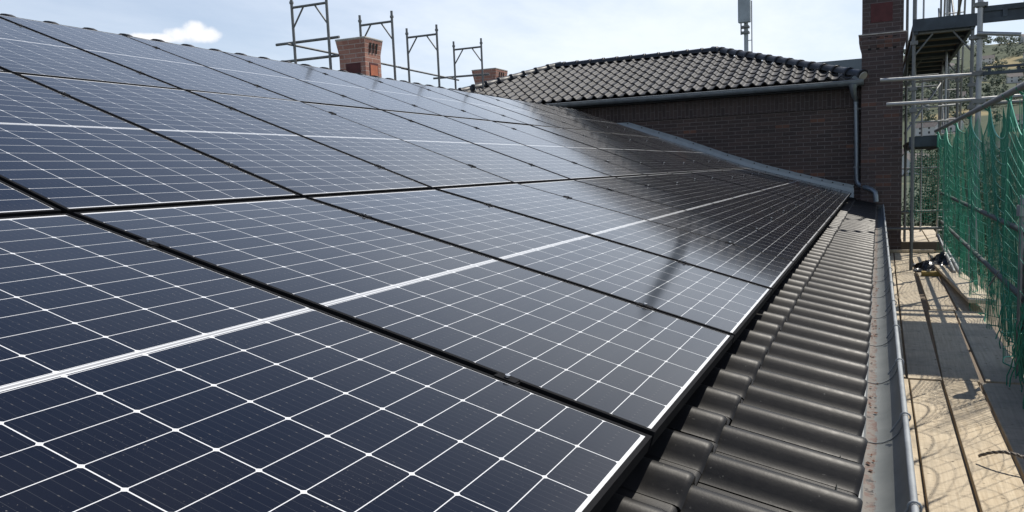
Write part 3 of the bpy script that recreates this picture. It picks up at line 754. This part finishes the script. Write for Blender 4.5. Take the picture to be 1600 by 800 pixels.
def deck(x0, x1, y0, y1, z, label, along='y', nb=3, name='scaffold_deck', bearers=True, th=.05):
    o = empty(name, ((x0+x1)/2, (y0+y1)/2, z)); tag(o, label, 'scaffold deck', 'raised scaffold decks'); hx = (x1-x0)/2; hy = (y1-y0)/2
    m_ = MB()
    if along == 'x':
        k = 0; yy = -hy; rr = random.Random(int(z*10)+int(y0)); wd = .235
        while yy < hy-.05:
            g = .012 if rr.random() < .8 else .035
            m_.box((-hx, yy, 0), (hx + rr.uniform(-.03, .03), min(hy, yy+wd-g), th)); yy += wd
    else:
        for k in range(nb): m_.box((-hx + 2*hx*k/nb + .006, -hy, 0), (-hx + 2*hx*(k+1)/nb - .006, hy, th))
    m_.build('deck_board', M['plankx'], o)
    m_ = MB()
    if bearers:
        for s in (-1, 1): m_.box((s*(hx-.05)-.025, -hy, -.09), (s*(hx-.05)+.025, hy, -.002))
        y = -hy+.06
        while y < hy: m_.box((-hx+.08, y-.05, -.06), (hx-.08, y+.05, -.002)); y += .82
        m_.build('bearer', M['deckd'], o)
    m_ = MB(); m_.box((-hx, -hy-.03, -.05), (hx, -hy-.003, .12)); m_.build('toe_board', M['deckd'], o)
    return o
deck(.85, 1.66, 11.66, 18.45, 2.40, 'high wooden scaffold deck seen from below to the right of the pier', 'x')
deck(.90, 1.45, 14.2, 18.4, .80, 'lower scaffold deck edge seen level between the pier and the net', 'y')
deck(2.45, 5.6, 8.40, 10.62, 4.25, 'unseen wide topmost deck right of the corner pole, added to cast the shadow band', 'y', nb=8)  # added out of view, sized to cast the dark band across the planks
m_ = MB()
m_.box((1.55, 9.78, 2.255), (5.2, 9.83, 2.315)); m_.box((1.55, 9.78, 2.125), (5.2, 9.83, 2.175)); m_.box((1.55, 9.802, 2.17), (5.2, 9.812, 2.26))
for k in range(9): m_.box((1.75+k*.38, 9.77, 2.17), (1.80+k*.38, 9.80, 2.26))
tag(m_.build('deck_beam', M['deckd']), 'thick blue grey beam high up, running right from the corner pole', 'scaffold beam')
m_ = MB(); m_.box((1.55, 9.64, 1.50), (5.2, 9.70, 1.535)); m_.box((1.55, 9.64, 1.575), (5.2, 9.70, 1.60))
for k in range(12): m_.box((1.6+k*.3, 9.655, 1.53), (1.63+k*.3, 9.685, 1.58))
tag(m_.build('lattice_beam', M['deckd']), 'dark level lattice beam right of the corner pole above the net', 'scaffold beam')
# far guard rails, ladder and braces
tube_thing((.90, 14.15, 1.165), (1.50, 14.15, 1.165), 'thin level guard tube beyond the pier above the lower deck', 'galv', .016)
tube_thing((.90, 14.15, 1.40), (1.60, 14.15, 1.42), 'second thin level guard tube beyond the pier', 'galv', .016)
tube_thing((1.66, 11.8, 3.9), (1.66, 18.4, 1.9), 'long diagonal brace right of the high deck, sloping away', 'galvd', .021)
tube_thing((1.72, 18.4, 4.6), (1.72, 15.2, 2.3), 'steep diagonal brace beyond the high deck', 'galvd', .021)
tube_thing((1.75, 18.5, .2), (1.75, 21.6, 4.2), 'farthest rising diagonal brace behind the poles', 'galvd', .021)
for k, x in enumerate((.93, .98)):
    tube_thing((x, 13.2+1.4*k, -3.1), (x, 13.2+1.4*k, 5.2), ['slim upright pole hugging the right edge of the brick pier', 'second slim upright pole beside the pier edge'][k], 'galvd', .02)
o = empty('ladder', (1.72, 16.5, -1.1)); tag(o, 'steep metal access ladder between the far scaffold frames', 'ladder')
for s in (-1, 1):
    m_ = MB(); m_.tube([(s*.17, 1.0, 0), (s*.17, -.6, 6.2)], .02, 6); m_.build('stile', M['galv'], o)
for k in range(22):
    f = (k+.5)/22; m_ = MB(); m_.tube([(-.17, 1.0-1.6*f, 6.2*f), (.17, 1.0-1.6*f, 6.2*f)], .012, 5); m_.build('rung', M['galv'], o)
for x, y, lab in ((.905, 12.7, 'bright slim upright pole just right of the pier, third from its edge'), (1.06, 16.4, 'upright pole in the middle of the far scaffold below the high deck'), (1.30, 18.9, 'far upright pole near the end of the high deck'), (1.47, 14.4, 'upright pole rising at the far end of the green net')):
    tube_thing((x, y, -3.1), (x, y, 5.2), lab, 'galv', .02)
tube_thing((.86, 15.2, 1.93), (1.75, 15.2, 1.95), 'level tube under the high deck between the far uprights', 'galv', .018)
tube_thing((.86, 15.2, 1.02), (1.75, 18.5, 2.3), 'slanting brace under the high deck', 'galvd', .02)
# short near post inside the net
o = empty('scaffold_post', (1.40, 5.35, -3.1)); tag(o, 'short scaffold post wrapped by the near end of the green net', 'scaffold pole')
m_ = MB(); m_.tube([(0,0,0), (0,0,3.35)], TR, 10); m_.build('tube', M['galv'], o)
m_ = MB(); m_.tube([(0,0,3.2), (0,0,3.28)], .045, 10); m_.box((-.03,-.06,3.2), (.07,.03,3.28)); m_.build('coupler', M['galv'], o)

# net rail and green safety net
tube_thing((1.31, 3.0, 1.005), (1.31, 14.2, 1.0), 'long top tube from which the green safety net hangs', 'galvd', .026)
tube_thing((1.42, 5.3, -.02), (1.42, 14.2, -.06), 'middle guard tube behind the green net', 'netrail', .024)
tube_thing((1.42, 5.3, -.52), (1.42, 14.2, -.55), 'lower guard tube behind the green net', 'netrail', .024)

ties = [3.0, 3.7, 4.35, 4.95, 5.62, 6.95, 8.6, 10.4, 12.2, 14.05]
def net_pt(s, tt, seed, xo):
    """s metres along the rail, tt 0 top .. 1 bottom"""
    k = 0
    while k < len(ties)-2 and s > ties[k+1]: k += 1
    L = ties[k+1]-ties[k]; f = max(0, min(1, (s-ties[k])/L))
    sag = math.sin(math.pi*f)**.85; d = (.30 if L < 1.8 else .16)*sag
    z = .985 - 2.055*tt - d*(1-.8*tt)
    z = max(z, DZ+.015+.02*math.sin(s*9+seed))
    x = xo + .05*tt + (.10*sag + .035*math.sin(s*7.3+seed))*(.3+.7*min(1, tt*1.6)) + .035*math.sin(s*1.7+3*tt+seed)*tt + .05*tt*tt*math.sin(s*2.9+seed)
    y = s + .035*math.sin(s*4.1+seed+2*tt)*tt
    return V(x, y, z)
def net_up(xo, seed, s0, s1, ps, r, mat, parent, name, nh=18):
    m_ = MB(); nv = int((s1-s0)/ps)
    for i in range(nv+1):
        s = s0 + (s1-s0)*i/nv
        m_.tube([net_pt(s, j/nh, seed, xo) for j in range(nh+1)], r, 3, False)
    return m_.build(name, M[mat], parent)
def net_across(xo, seed, s0, s1, pt, r, mat, parent, name):
    m_ = MB(); nh = int(2.0/pt); n2 = int((s1-s0)/.035)
    for j in range(nh+1):
        m_.tube([net_pt(s0 + (s1-s0)*i/n2, j/nh, seed, xo) for i in range(n2+1)], r*(2.2 if j in (0, nh) else 1.), 3, False)
    return m_.build(name, M[mat], parent)
o = empty('safety_net', (0,0,0)); tag(o, 'green safety net hanging in folds from the tube along the scaffold deck', 'safety net')
net_up(1.33, .4, 3.0, 5.62, .13, .0022, 'net', o, 'net_sheet')
net_up(1.33, .4, 5.62, 14.05, .044, .0023, 'netd', o, 'net_sheet')
net_across(1.33, .4, 5.0, 14.05, .115, .0032, 'netsun', o, 'cross_cord')
net_across(1.33, .4, 3.0, 5.0, .21, .0020, 'netsun', o, 'cross_cord')
net_up(1.40, 2.3, 4.9, 14.05, .056, .0024, 'netd', o, 'net_sheet')
net_up(1.45, 5.2, 4.8, 7.4, .026, .0030, 'netd', o, 'net_sheet')
rk = random.Random(2)
for k in range(26):     # bunched loose cords at the near foot
    m_ = MB()
    y = rk.uniform(4.3, 5.6); x = 1.32 + rk.uniform(-.04, .1); z = rk.uniform(-.75, -.35)
    q = [V(x, y, z)]
    for j in range(7):
        q.append(q[-1] + V(rk.uniform(-.022, .018), rk.uniform(-.035, .03), -rk.uniform(.03, .09)))
    q = [V(p.x, p.y, max(p.z, DZ+.01)) for p in q]
    m_.tube(q, .0045, 4); m_.build('loose_cord', M['net'], o)
for k, y in enumerate(ties):
    for q in range(4):
        m_ = MB()
        a_ = q*1.5; m_.tube([(1.31+.03*math.cos(a_), y+q*.012, 1.0+.03*math.sin(a_)), (1.335, y+q*.012, .95), (1.33+.02*q, y+.03*q, .72)], .006, 4); m_.build('tie_cord', M['net'], o)
# second net under the far lower deck
m_ = MB()
def np2(u, v): return V(.93 + .55*u, 14.45 + .06*math.sin(6*u+2*v) + .04*math.sin(11*u), .70 - 1.15*v - .10*math.sin(math.pi*u)*(v+.2))
for i in range(15): m_.tube([np2(i/14, j/16) for j in range(17)], .004, 3, False)
for j in range(27): m_.tube([np2(i/20, j/26) for i in range(21)], .004, 3, False)
tag(m_.build('safety_net', M['netd']), 'small dark green net strung under the lower deck beyond the pier', 'safety net')
# strap in the net
m_ = MB(); m_.tube([(1.27, 6.05, -.52), (1.30, 5.75, -.36)], .007, 5); tag(m_.build('cable_tie', M['zincl']), 'thin pale strap poking through the green net', 'strap')

# ------------------------------------------------------------------ trees and the far hillside
def leaf_mesh(mb, c, rx, rz, n, s, rr, clumps=14):
    cl = []
    for k in range(clumps):
        a_, b_ = rr.uniform(0, 6.28), rr.uniform(-.6, 1.2); d = rr.uniform(.35, .85)
        cl.append((c + V(math.cos(a_)*rx*d*math.cos(b_), math.sin(a_)*rx*d*math.cos(b_), rz*d*math.sin(b_)), rr.uniform(.28, .5)))
    for k in range(n):
        cc, cr_ = rr.choice(cl)
        d = V(rr.gauss(0,1), rr.gauss(0,1), rr.gauss(0,1)).normalized()*(rr.random()**.4)*cr_
        p = cc + V(d.x*rx, d.y*rx, d.z*rz)
        u = V(rr.uniform(-1,1), rr.uniform(-1,1), rr.uniform(-.6,.6)).normalized(); w_ = u.orthogonal().normalized(); q = s*rr.uniform(.6, 1.3)
        mb.add([p-u*q, p-w_*q*.6, p+u*q, p+w_*q*.6], [(0,1,2,3)])
TL = [(4.2, 44, 9.0, 3.0, 'dark bushy tree seen through the poles just right of the pier'), (9.3, 52, 9.8, 3.8, 'large dark tree behind the corner pole and guard tubes'), (13.2, 62, 10.0, 4.0, 'dark tree at the right edge behind the top of the green net'), (6.6, 70, 9.6, 4.2, 'more distant tree between the pier and the corner pole'), (15.5, 88, 11.0, 4.8, 'distant tree at the right edge below the high beam')]
rt_ = random.Random(21)
for x, y, h, r_, lab in TL:
    z0 = hz(x, y); o = empty('tree', (x, y, z0)); tag(o, lab, 'tree', 'trees behind the scaffold')
    m_ = MB(); m_.tube([(0,0,0), (.1,.05,h*.35), (.05,.1,h*.8)], [.24, .17, .05], 8)
    for k in range(6):
        a_ = k*1.05; z = h*(.35+.07*k); m_.tube([(.08,.06,z), (math.cos(a_)*r_*.45, math.sin(a_)*r_*.45, z+h*.16)], [.09, .03], 5)
    m_.build('trunk', M['bark'], o)
    m_ = MB(); leaf_mesh(m_, V(0, 0, h*.62), r_, h*.44, 9000, .105, rt_, 26); m_.build('crown', M['leaf'], o)
# the wood on the slope, a mass nobody could count
wd_ = MB(); rr = random.Random(5)
for k in range(1500):
    y = rr.uniform(330, 1350); x = y*rr.uniform(-.03, .34)
    if math.sin(x*.017+y*.009)+math.sin(y*.011-x*.022) < rr.uniform(-1.5, .6): continue
    h = rr.uniform(7, 13); c = V(x, y, hz(x, y)+h*.42)
    leaf_mesh(wd_, c, h*.5, h*.52, 80, h*.10, rr, 8)
tag(wd_.build('woodland', M['leaf2']), 'scattered green woodland covering the far hillside', 'woodland', kind='stuff')
def house(x, y, wx, wy, h, rz, red, label):
    o = empty('house', (x, y, hz(x, y)-.5), rz); tag(o, label, 'house', 'houses on the far hillside')
    m_ = MB(); m_.box((-wx/2, -wy/2, 0), (wx/2, wy/2, h)); m_.add([(-wx/2,-wy/2,h), (-wx/2,wy/2,h), (-wx/2,0,h+wy*.36)], [(0,2,1)]); m_.add([(wx/2,-wy/2,h), (wx/2,wy/2,h), (wx/2,0,h+wy*.36)], [(0,1,2)]); m_.build('wall', M['plaster'], o)
    m_ = MB()
    for s in (-1, 1): m_.add([(-wx/2-.4, s*(wy/2+.4), h-.25), (wx/2+.4, s*(wy/2+.4), h-.25), (wx/2+.4, 0, h+wy*.36+.12), (-wx/2-.4, 0, h+wy*.36+.12)], [(0,1,2,3)])
    m_.build('roof', M['hroofr' if red else 'hroof'], o)
    for k in range(2):
        for q in (-1, 1):
            m_ = MB(); m_.box((q*wx*.22-.6, -wy/2-.06, 1.2+k*2.8), (q*wx*.22+.6, -wy/2+.02, 2.6+k*2.8)); m_.build('window', M['winglass'], o)
rh = random.Random(17)
k = 0
for row in range(6):
    for q in range(7):
        y = 420 + row*140 + rh.uniform(-40, 40); f = .010 + q*.032 + rh.uniform(-.01, .01); x = f*y
        if rh.random() < .12: continue
        red = rh.random() < .15
        lab = f"white {'red' if red else 'grey'} roofed house on the far hillside, {['lowest', 'second lowest', 'third', 'fourth', 'fifth', 'highest'][row]} tier, {ORD[q]} from the left"
        house(x, y, rh.uniform(9, 14), rh.uniform(8, 10), rh.uniform(5, 6.5), rh.uniform(-.6, .6), red, lab); k += 1

sc.render.engine = 'CYCLES'
sc.cycles.use_denoising = True
sc.cycles.max_bounces = 8; sc.cycles.transparent_max_bounces = 8
